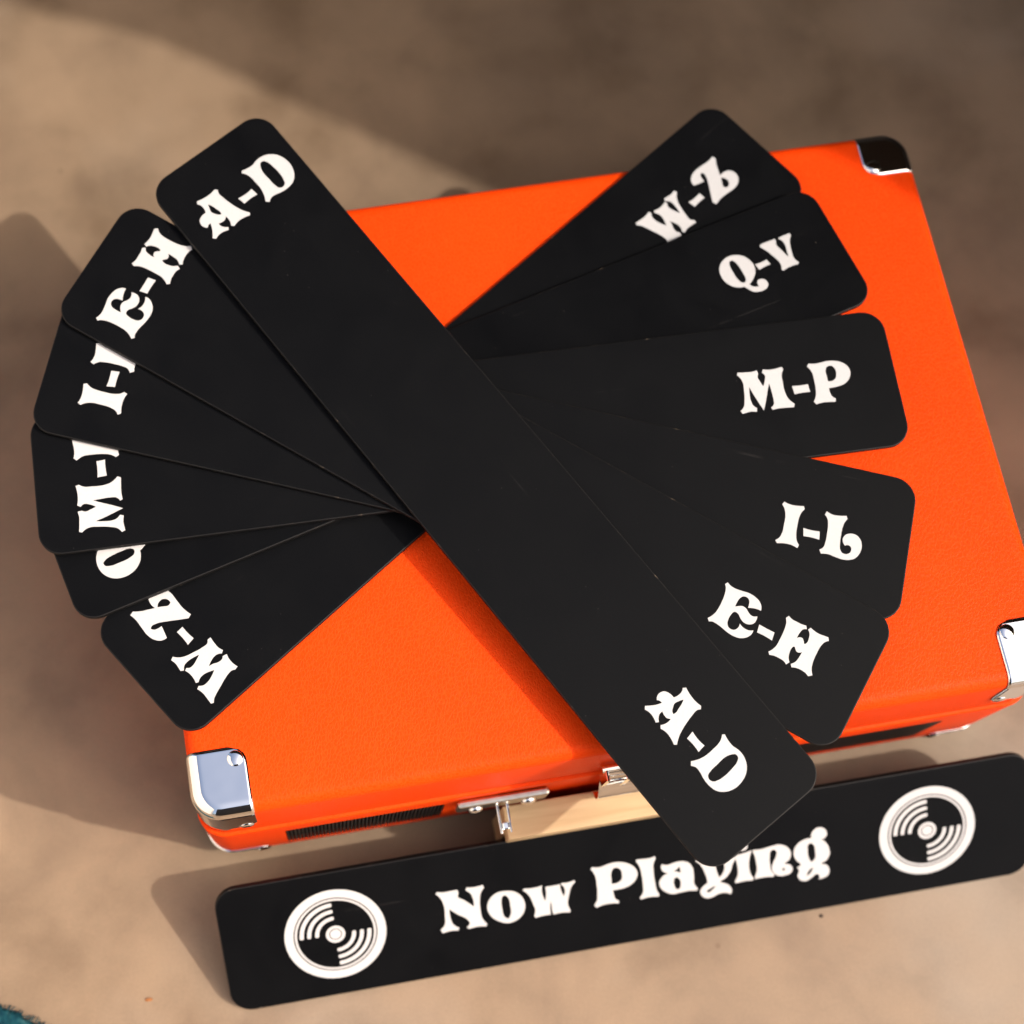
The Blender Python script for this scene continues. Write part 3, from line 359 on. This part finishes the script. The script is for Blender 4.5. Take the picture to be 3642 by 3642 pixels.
# ---------------------------------------------------------------- curves for the lettering
def parse(s):
    out = []
    for tok in s.split():
        c = tok.endswith('*'); x, y = tok.rstrip('*').split(','); out.append((float(x) / 1000, float(y) / 1000, c))
    return out
def spline(pts, k=6):
    n = len(pts); P = [Vector((p[0], p[1])) for p in pts]; out = []
    for i in range(n):
        a, b, c, d = P[i - 1], P[i], P[(i + 1) % n], P[(i + 2) % n]
        L = (c - b).length
        def tan(p, q, r):
            l1 = (q - p).length; l2 = (r - q).length
            t = (q - p) * (l2 / max(l1, 1e-9)) + (r - q) * (l1 / max(l2, 1e-9)); return t / (l1 + l2)
        tb = (c - b) / L if pts[i][2] else tan(a, b, c)
        tc = (c - b) / L if pts[(i + 1) % n][2] else tan(b, c, d)
        if pts[i][2] and not pts[(i + 1) % n][2]: tb = (2 * (c - b) / L - tc)
        if pts[(i + 1) % n][2] and not pts[i][2]: tc = (2 * (c - b) / L - tb)
        for j in range(k):
            t = j / k; t2 = t * t; t3 = t2 * t
            out.append(b * (2 * t3 - 3 * t2 + 1) + tb * L * (t3 - 2 * t2 + t) + c * (-2 * t3 + 3 * t2) + tc * L * (t3 - t2))
    return out
def filled(name, loops, z=0.00006, thick=0.00004):
    cu = bpy.data.curves.new(name, 'CURVE'); cu.dimensions = '2D'; cu.fill_mode = 'BOTH'; cu.extrude = thick
    for l in loops:
        s = cu.splines.new('POLY'); s.points.add(len(l) - 1)
        for p, v in zip(s.points, l): p.co = (v[0], v[1], 0, 1)
        s.use_cyclic_u = True
    o = bpy.data.objects.new(name, cu); COL.objects.link(o)
    dg = bpy.context.evaluated_depsgraph_get()
    me = bpy.data.meshes.new_from_object(o.evaluated_get(dg)); bpy.data.objects.remove(o); bpy.data.curves.remove(cu)
    me.transform(Matrix.Translation((0, 0, z))); me.materials.clear(); return me
def rounded_rect(L, Wd, r, seg=10):
    pts = []
    for cx, cy, a0 in ((L / 2 - r, Wd / 2 - r, 0), (-L / 2 + r, Wd / 2 - r, 90), (-L / 2 + r, -Wd / 2 + r, 180), (L / 2 - r, -Wd / 2 + r, 270)):
        for i in range(seg + 1):
            a = math.radians(a0 + 90 * i / seg); pts.append((cx + r * math.cos(a), cy + r * math.sin(a)))
    return pts
def board_mesh(L, Wd, r, t, bev=0.0005):
    bm = bmesh.new(); top = [bm.verts.new((x, y, 0)) for x, y in rounded_rect(L, Wd, r)]
    f = bm.faces.new(top); ex = bmesh.ops.extrude_face_region(bm, geom=[f])
    for v in ex["geom"]:
        if isinstance(v, bmesh.types.BMVert): v.co.z = -t
    bmesh.ops.recalc_face_normals(bm, faces=bm.faces)
    es = [e for e in bm.edges if len(e.link_faces) == 2 and e.calc_face_angle(0) > 1.0]
    bmesh.ops.bevel(bm, geom=es, offset=bev, segments=2, affect='EDGES', profile=0.5)
    me = bm_mesh(bm, "board")
    for p in me.polygons: p.use_smooth = False
    return me

# ================================================================ the floor and the unseen panels added to shape its light
bm = bmesh.new(); bmesh.ops.create_grid(bm, x_segments=2, y_segments=2, size=12.0)
floor = structure(link("floor", bm_mesh(bm, "floor"), M['concrete']))

# unseen panel, added and cut to throw the soft shade behind the case
PANEL_Z = 0.68
edge = [(-0.90, 0.78), (-0.054, 0.462), (0.05, 0.415), (0.147, 0.3445), (0.255, 0.266), (0.36, 0.165), (0.43, 0.05), (0.56, -0.10), (1.0, -0.40), (3.2, -0.40), (3.2, 3.6), (-0.90, 3.6)]
bm = bmesh.new()
vs = [bm.verts.new((x + 0.85 * PANEL_Z, y - 0.335 * PANEL_Z, PANEL_Z)) for x, y in edge]
f = bm.faces.new(vs); ex = bmesh.ops.extrude_face_region(bm, geom=[f])
for v in ex["geom"]:
    if isinstance(v, bmesh.types.BMVert): v.co.z += 0.03
bmesh.ops.recalc_face_normals(bm, faces=bm.faces)
tag(link("shade_panel", bm_mesh(bm, "shade_panel"), M['panel_shade']), "dark unseen panel overhead, added to shade the floor behind the orange case", "shade_panel")

# unseen dark panel added in front of the case for the chrome to mirror
bm = bmesh.new(); add_box(bm, (-0.45, -1.25, 0.0), (0.40, -1.13, 1.5)); bevel_all(bm, 0.01, 2)
tag(link("added_panel", bm_mesh(bm, "added_panel"), M['panel_dark']), "dark brown unseen panel in front of the black sign, added for the chrome to mirror", "added_panel")
bm = bmesh.new(); add_box(bm, (-0.45, 0.72, 0.0), (3.6, 0.84, 0.665)); bevel_all(bm, 0.01, 2)  # unseen dark panel added to keep sky light off the floor behind
tag(link("added_panel", bm_mesh(bm, "added_panel"), M['panel_dark']), "dark brown unseen panel behind the orange case, added to block sky light", "added_panel")
bm = bmesh.new(); add_box(bm, (1.02, 0.12, 0.0), (1.14, 0.715, 0.665)); bevel_all(bm, 0.01, 2)  # unseen dark panel added to cut sky light from the right
tag(link("added_panel", bm_mesh(bm, "added_panel"), M['panel_dark']), "dark brown unseen panel right of the orange case, added to block sky light", "added_panel")
bm = bmesh.new(); add_box(bm, (-0.62, -0.9, 0.0), (-0.50, 0.42, 1.1)); bevel_all(bm, 0.01, 2)  # unseen pale panel added to bounce warm light into the left shade
tag(link("added_panel", bm_mesh(bm, "added_panel"), M['panel_pale']), "pale unseen panel left of the black dividers, added to bounce sunlight", "added_panel")

# ================================================================ the orange suitcase record player
player = thing("suitcase_record_player", "orange leatherette suitcase record player with chrome corners, lid closed, lying under the black dividers", "record player", (CW / 2, CD / 2, 0))
ORG = Vector((CW / 2, CD / 2, 0))
def part(name, me, m, parent=None, smooth=False):
    """meshes are written in scene coordinates and moved to their parent's origin"""
    me.transform(Matrix.Translation(-ORG))
    return link(name, me, m, player if parent is None else parent, smooth)
LID_LO = (0.0006, 0.0007, RIM + 0.0004); LID_HI = (CW - 0.0006, CD - 0.0008, H)
LID_R = ((0.0115, 0), 0.0052, 0.0012)
def taper(me):
    """the lid's front leans back a little"""
    for v in me.vertices:
        f = max(0.0, 1 - max(0.0, v.co.y) / 0.08); v.co.y += 0.0022 * f * max(0.0, v.co.z - RIM) / (H - RIM)
    return me
lid = part("lid", taper(bm_mesh(rounded_box(LID_LO, LID_HI, *LID_R), "lid")), M['leather'], smooth=True)
BASE_LO = (-0.0004, -0.0006, 0.011); BASE_HI = (CW + 0.0004, CD, RIM)
BASE_R = ((0.0115, 0), 0.0012, 0.003)
base = part("base", bm_mesh(rounded_box(BASE_LO, BASE_HI, *BASE_R), "base"), M['leather'], smooth=True)
# speaker slots cut into the front of the base
SLOTS = [(0.0335, 0.1012), (0.2508, 0.3185)]
SZ0, SZ1 = 0.0215, 0.0640
def slot_outline(x0, x1, z0, z1, r, y):
    return [Vector((x + (x0 + x1) / 2, y, z + (z0 + z1) / 2)) for x, z in rounded_rect(x1 - x0, z1 - z0, r, 6)]
for x0, x1 in SLOTS:
    bm = bmesh.new(); vs = [bm.verts.new(p) for p in slot_outline(x0, x1, SZ0, SZ1, 0.004, -0.02)]
    f = bm.faces.new(vs); ex = bmesh.ops.extrude_face_region(bm, geom=[f])
    for v in ex["geom"]:
        if isinstance(v, bmesh.types.BMVert): v.co.y = 0.005
    bmesh.ops.recalc_face_normals(bm, faces=bm.faces)
    cut = part("cutter", bm_mesh(bm, "cutter"), None)
    mod = base.modifiers.new("slot", 'BOOLEAN'); mod.operation = 'DIFFERENCE'; mod.object = cut; mod.solver = 'EXACT'
    apply_mods(base); bpy.data.objects.remove(cut)
auto_smooth(base.data, 0.45)
for x0, x1 in SLOTS:
    bm = bmesh.new(); add_box(bm, (x0 - 0.001, 0.0014, SZ0 - 0.001), (x1 + 0.001, 0.0046, SZ1 + 0.001))
    g = part("speaker_grille", bm_mesh(bm, "speaker_grille"), M['dark'])
    bm = bmesh.new(); n = 42
    for i in range(n):
        x = x0 + (x1 - x0) * (i + 0.5) / n
        add_box(bm, (x - 0.00040, -0.0006, SZ0 + 0.0003), (x + 0.00040, 0.0015, SZ1 - 0.0003))
    r = part("grille_ribs", bm_mesh(bm, "grille_ribs"), M['rib'], g); r["kind"] = "stuff"
# chrome corners of the lid, each with its domed rivets
RIV = rivet_mesh(0.0032, 0.0010); RIV.materials.append(M['chrome'])
def rivet(parent, at, normal):
    o = bpy.data.objects.new("rivet", RIV); COL.objects.link(o); o.parent = parent
    o.location = Vector(at) - ORG; o.rotation_euler = Vector(normal).to_track_quat('Z', 'Y').to_euler(); return o
for cx, cy, a, b in ((0, 0, 0.0238, 0.0284), (1, 0, 0.0240, 0.0284), (1, 1, 0.0234, 0.0215), (0, 1, 0.0234, 0.0215)):
    me = bm_mesh(corner_cap(LID_LO, LID_HI, *LID_R, cx, cy, True, a, b - (0 if cy else 0.0012), 0.029, 0.0066), "corner_cap"); taper(me)
    cap = part("corner_cap", me, M['chrome'], smooth=True)
    X0 = LID_HI[0] if cx else LID_LO[0]; Y0 = LID_HI[1] if cy else LID_LO[1]; sx = -1 if cx else 1; sy = -1 if cy else 1
    rivet(cap, (X0 + sx * (a - 0.0050), Y0 + sy * (b - 0.0050), H + 0.0005), (0, 0, 1))
    rivet(cap, (X0 + sx * (a - 0.005), Y0 - sy * 0.0004 + (0 if cy else 0.0008), H - 0.0245), (0, -sy, 0))
    rivet(cap, (X0 - sx * 0.0008, Y0 + sy * (b - 0.005), H - 0.0245), (-sx, 0, 0))
for cx in (0, 1):
    for cy in (0, 1):
        me = bm_mesh(corner_cap(BASE_LO, BASE_HI, *BASE_R, cx, cy, False, 0.027, 0.027, 0.0085, 0.004), "base_corner_cap")
        cap = part("base_corner_cap", me, M['chrome'], smooth=True)
        X0 = BASE_HI[0] if cx else BASE_LO[0]; Y0 = BASE_HI[1] if cy else BASE_LO[1]; sx = -1 if cx else 1; sy = -1 if cy else 1
        rivet(cap, (X0 + sx * 0.0225, Y0 - sy * 0.0006, 0.0155), (0, -sy, 0))
        bm = bmesh.new(); add_cyl(bm, (X0 + sx * 0.03, Y0 + sy * 0.03, 0), (X0 + sx * 0.03, Y0 + sy * 0.03, 0.0112), 0.009, 24, 0.0105)
        part("rubber_foot", bm_mesh(bm, "rubber_foot"), M['rubber'])
# folded seam of the covering at the front left corner of the base
# ---- flipped-open draw latch on the base
def sheet(bm, lo, hi, bev=0.0004):
    vs = add_box(bm, lo, hi); return vs
bm = bmesh.new(); add_box(bm, (0.1055, -0.0042, 0.0545), (0.1445, -0.0009, 0.0700)); bevel_all(bm, 0.0012, 2)
latch = part("latch", bm_mesh(bm, "latch"), M['steel'])
SCREW = rivet_mesh(0.0034, 0.0021); SCREW.materials.append(M['chrome'])
for x in (0.1135, 0.1362):
    o = bpy.data.objects.new("screw", SCREW); COL.objects.link(o); o.parent = latch
    o.location = Vector((x, -0.0041, 0.0592)) - ORG; o.rotation_euler = (math.pi / 2, 0, 0)
for x in (0.1226, 0.1268):
    bm = bmesh.new(); add_cyl(bm, (x, -0.0162, 0.0608), (x, -0.0036, 0.0616), 0.00055, 12)
    part("latch_arm", bm_mesh(bm, "latch_arm"), M['chrome'], latch)
bm = bmesh.new(); add_box(bm, (0.12325, -0.0150, 0.0597), (0.12615, -0.0117, 0.0620)); bevel_all(bm, 0.0006, 2)
part("latch_bolt", bm_mesh(bm, "latch_bolt"), M['chrome'], latch)
# ---- chrome clasp at the middle of the front
bm = bmesh.new()
prof = [(-0.0012, 0.0865), (-0.0024, 0.0855), (-0.0032, 0.075), (-0.0064, 0.0688), (-0.0087, 0.0645), (-0.0094, 0.0595), (-0.0082, 0.0552), (-0.0052, 0.0535)]
x0, x1 = 0.1648, 0.1912
g = [[bm.verts.new((x, y, z)) for y, z in prof] for x in (x0, x1)]
for i in range(len(prof) - 1): bm.faces.new((g[0][i], g[1][i], g[1][i + 1], g[0][i + 1]))
bmesh.ops.recalc_face_normals(bm, faces=bm.faces)
bmesh.ops.solidify(bm, geom=bm.faces[:], thickness=0.0007)
bmesh.ops.recalc_face_normals(bm, faces=bm.faces)
clasp = part("clasp", bm_mesh(bm, "clasp"), M['chrome']); auto_smooth(clasp.data, 0.9)
bm = bmesh.new(); add_cyl(bm, (x0 - 0.0012, -0.0008, 0.0945), (x1 + 0.0012, -0.0008, 0.0945), 0.0016, 16)
part("clasp_hinge_bar", bm_mesh(bm, "clasp_hinge_bar"), M['chrome'], clasp, smooth=True)
bm = bmesh.new(); add_cyl(bm, (x0 + 0.001, -0.0050, 0.081), (x1 - 0.001, -0.0050, 0.081), 0.0012, 16)
part("clasp_cross_bar", bm_mesh(bm, "clasp_cross_bar"), M['chrome'], clasp, smooth=True)
for x in (x0 - 0.0004, x1 - 0.0010):
    bm = bmesh.new(); add_box(bm, (x, -0.0062, 0.0790), (x + 0.0014, 0.0006, 0.0958)); bevel_all(bm, 0.0004, 1)
    part("clasp_post", bm_mesh(bm, "clasp_post"), M['chrome'], clasp)
bm = bmesh.new(); add_box(bm, (0.1728, -0.0064, 0.0745), (0.1748, -0.0016, 0.0940)); bevel_all(bm, 0.0004, 1)
part("clasp_link", bm_mesh(bm, "clasp_link"), M['chrome'], clasp)

# ================================================================ the six record dividers
CL, CWD = 0.35679, 0.05977
BOARD = board_mesh(CL, CWD, 0.0095, 0.0024)
def two_tone(me):
    me.materials.append(M['board']); me.materials.append(M['edge'])
    for p in me.polygons:
        if abs(p.normal.z) < 0.97: p.material_index = 1
two_tone(BOARD)
GROUP = "black record dividers fanned out on the orange case"
LABELS = {
 "WZ": "black record divider lettered W-Z, lowest of the fan, lying flat on the orange lid",
 "QV": "black record divider lettered Q-V, mostly hidden between the W-Z and M-P dividers",
 "MP": "black record divider lettered M-P, pointing nearly straight right across the lid",
 "IL": "black record divider lettered I-L, between the M-P and E-H dividers",
 "EH": "black record divider lettered E-H, second from the top of the fan",
 "AD": "black record divider lettered A-D, topmost of the fan, its tip reaching over the sign",
}
for key in ("WZ", "QV", "MP", "IL", "EH", "AD"):
    c, u, v, n = (Vector(x) for x in CARD_FRAMES[key])
    u.normalize(); v = (v - u * v.dot(u)).normalized(); n = u.cross(v)
    mt = Matrix((u, v, n)).transposed().to_4x4(); mt.translation = c
    root = thing("record_divider", LABELS[key], "record divider", (0, 0, 0), GROUP); root.matrix_world = mt
    link("divider_board", BOARD, None, root)
    for end in ("right", "left"):
        for i, loops in enumerate(GLYPHS[key][end]):
            me = filled("letter", [spline(parse(l)) for l in loops])
            link("hyphen" if i == 1 else "letter", me, M['paint'], root)

# ================================================================ the sign in front
SL, SWd, LEAN, YAW = 0.36305, 0.0615, 0.9296, 0.0020
so = Vector((-0.0012, -0.0675, 0.0)); su = Vector((math.cos(YAW), math.sin(YAW), 0)); sb = Vector((-math.sin(YAW), math.cos(YAW), 0))
sv = (math.sin(LEAN) * sb + math.cos(LEAN) * Vector((0, 0, 1))).normalized(); sn = su.cross(sv)
ST = 0.003
mt = Matrix((su, sv, sn)).transposed().to_4x4(); mt.translation = so + su * SL / 2 + sv * SWd / 2 + Vector((0, 0, ST * sn.z))
sign = thing("now_playing_sign", "long black sign reading Now Playing between two record emblems, leaning before the orange case", "sign"); sign.matrix_world = mt
SB = board_mesh(SL, SWd, 0.0098, ST); two_tone(SB)
link("sign_board", SB, None, sign)
for loops in SIGN_GLYPHS:
    link("letter", filled("letter", [spline(parse(l)) for l in loops]), M['paint'], sign)
R = 0.0221
def circ(r, n=72): return [(r * math.cos(2 * math.pi * i / n), r * math.sin(2 * math.pi * i / n)) for i in range(n)]
def arc(r0, r1, a0, a1, n=22):
    rm = (r0 + r1) / 2; w = (r1 - r0) / 2; pts = []
    for i in range(n + 1):
        a = math.radians(a0 + (a1 - a0) * i / n); pts.append((r1 * math.cos(a), r1 * math.sin(a)))
    def cap(a, s):
        c = (rm * math.cos(a), rm * math.sin(a)); out = []
        for k in range(1, 6):
            b = a + s * math.pi * k / 6; f = 0.5
            rad = w * math.cos(math.pi * k / 6); tg = w * f * math.sin(math.pi * k / 6)
            out.append((c[0] + rad * math.cos(a) - s * tg * math.sin(a), c[1] + rad * math.sin(a) + s * tg * math.cos(a)))
        return out
    pts += cap(math.radians(a1), 1)
    for i in range(n + 1):
        a = math.radians(a1 + (a0 - a1) * i / n); pts.append((r0 * math.cos(a), r0 * math.sin(a)))
    pts += [(p[0], p[1]) for p in reversed(cap(math.radians(a0), -1))]
    return pts
for u0 in (0.0491, 0.3153):
    loops = [circ(R), circ(R * 0.825), circ(R * 0.800), circ(R * 0.757, 64), circ(R * 0.19, 36), circ(R * 0.128, 30), circ(R * 0.108, 28)]
    for a0 in (90, 270):
        for r0, r1 in ((0.625, 0.705), (0.48, 0.555), (0.325, 0.40)):
            loops.append(arc(R * r0, R * r1, a0 + 1.5, a0 + 88.5))
    em = link("record_emblem", filled("record_emblem", loops), M['paint'], sign); em.location = (u0 - SL / 2, 0.0, 0)

# ================================================================ small things
bm = bmesh.new()
prof = [(-0.0150, 0.0), (-0.0150, 0.0395), (-0.0184, 0.0395), (-0.0184, 0.0515), (-0.0042, 0.0515), (-0.0042, 0.0)]
f = bm.faces.new([bm.verts.new((0.1258, y, z)) for y, z in prof]); ex = bmesh.ops.extrude_face_region(bm, geom=[f])
for v in ex["geom"]:
    if isinstance(v, bmesh.types.BMVert): v.co.x = 0.2355
bmesh.ops.recalc_face_normals(bm, faces=bm.faces); bevel_all(bm, 0.0006, 2)
tag(link("wooden_block", bm_mesh(bm, "wooden_block"), M['pine']), "pale wooden block propping up the black sign in front of the orange case", "block")

# corner of a teal rug, with a frayed edge
a = Vector((-0.1010, -0.0470)); b = Vector((-0.0848, -0.0578)); d = (b - a).normalized(); nrm = Vector((d.y, -d.x))
if nrm.dot(Vector((-1, -1))) < 0: nrm = -nrm
bm = bmesh.new(); N = 90; rows = 14
g = []
for i in range(N + 1):
    t = -0.07 + 0.15 * i / N; row = []
    for j in range(rows + 1):
        s = (j / rows) ** 1.6 * 0.09
        p = a + d * t + nrm * (s + (random.uniform(-0.0007, 0.0007) if j == 0 else 0))
        z = 0.0006 + 0.0042 * min(1, j / 3) + random.uniform(0, 0.0012) * (j > 0)
        row.append(bm.verts.new((p.x, p.y, z)))
    g.append(row)
for i in range(N):
    for j in range(rows): bm.faces.new((g[i][j], g[i + 1][j], g[i + 1][j + 1], g[i][j + 1]))
for i in range(260):
    t = random.uniform(-0.065, 0.075); p = a + d * t - nrm * random.uniform(-0.003, 0.0006); q = p - nrm * random.uniform(0.0006, 0.0022) + d * random.uniform(-0.0012, 0.0012)
    add_cyl(bm, (p.x, p.y, 0.003), (q.x, q.y, 0.0008), 0.0003, 5, 0.00015)
bmesh.ops.recalc_face_normals(bm, faces=bm.faces)
tag(link("rug", bm_mesh(bm, "rug"), M['rug']), "corner of a dark teal rug with a frayed edge at the bottom left", "rug")

def lump(name, label, cat, at, r, m, sq=(1, 1, 0.6)):
    bm = bmesh.new(); vs = bmesh.ops.create_icosphere(bm, subdivisions=2, radius=r)["verts"]
    for v in vs:
        v.co *= random.uniform(0.75, 1.2); v.co = Vector((v.co.x * sq[0], v.co.y * sq[1], v.co.z * sq[2] + r * sq[2] * 0.7))
    o = link(name, bm_mesh(bm, name), m); o.location = at; return tag(o, label, cat)
lump("grit", "tiny dark speck of grit on the floor below the black sign", "grit", (0.2641, -0.0700, 0), 0.0008, M['grit'])
lump("crumb", "tiny orange brown crumb on the floor left of the black sign", "crumb", (-0.0369, -0.0556, 0), 0.0011, M['crumb'], (1.6, 0.7, 0.5))
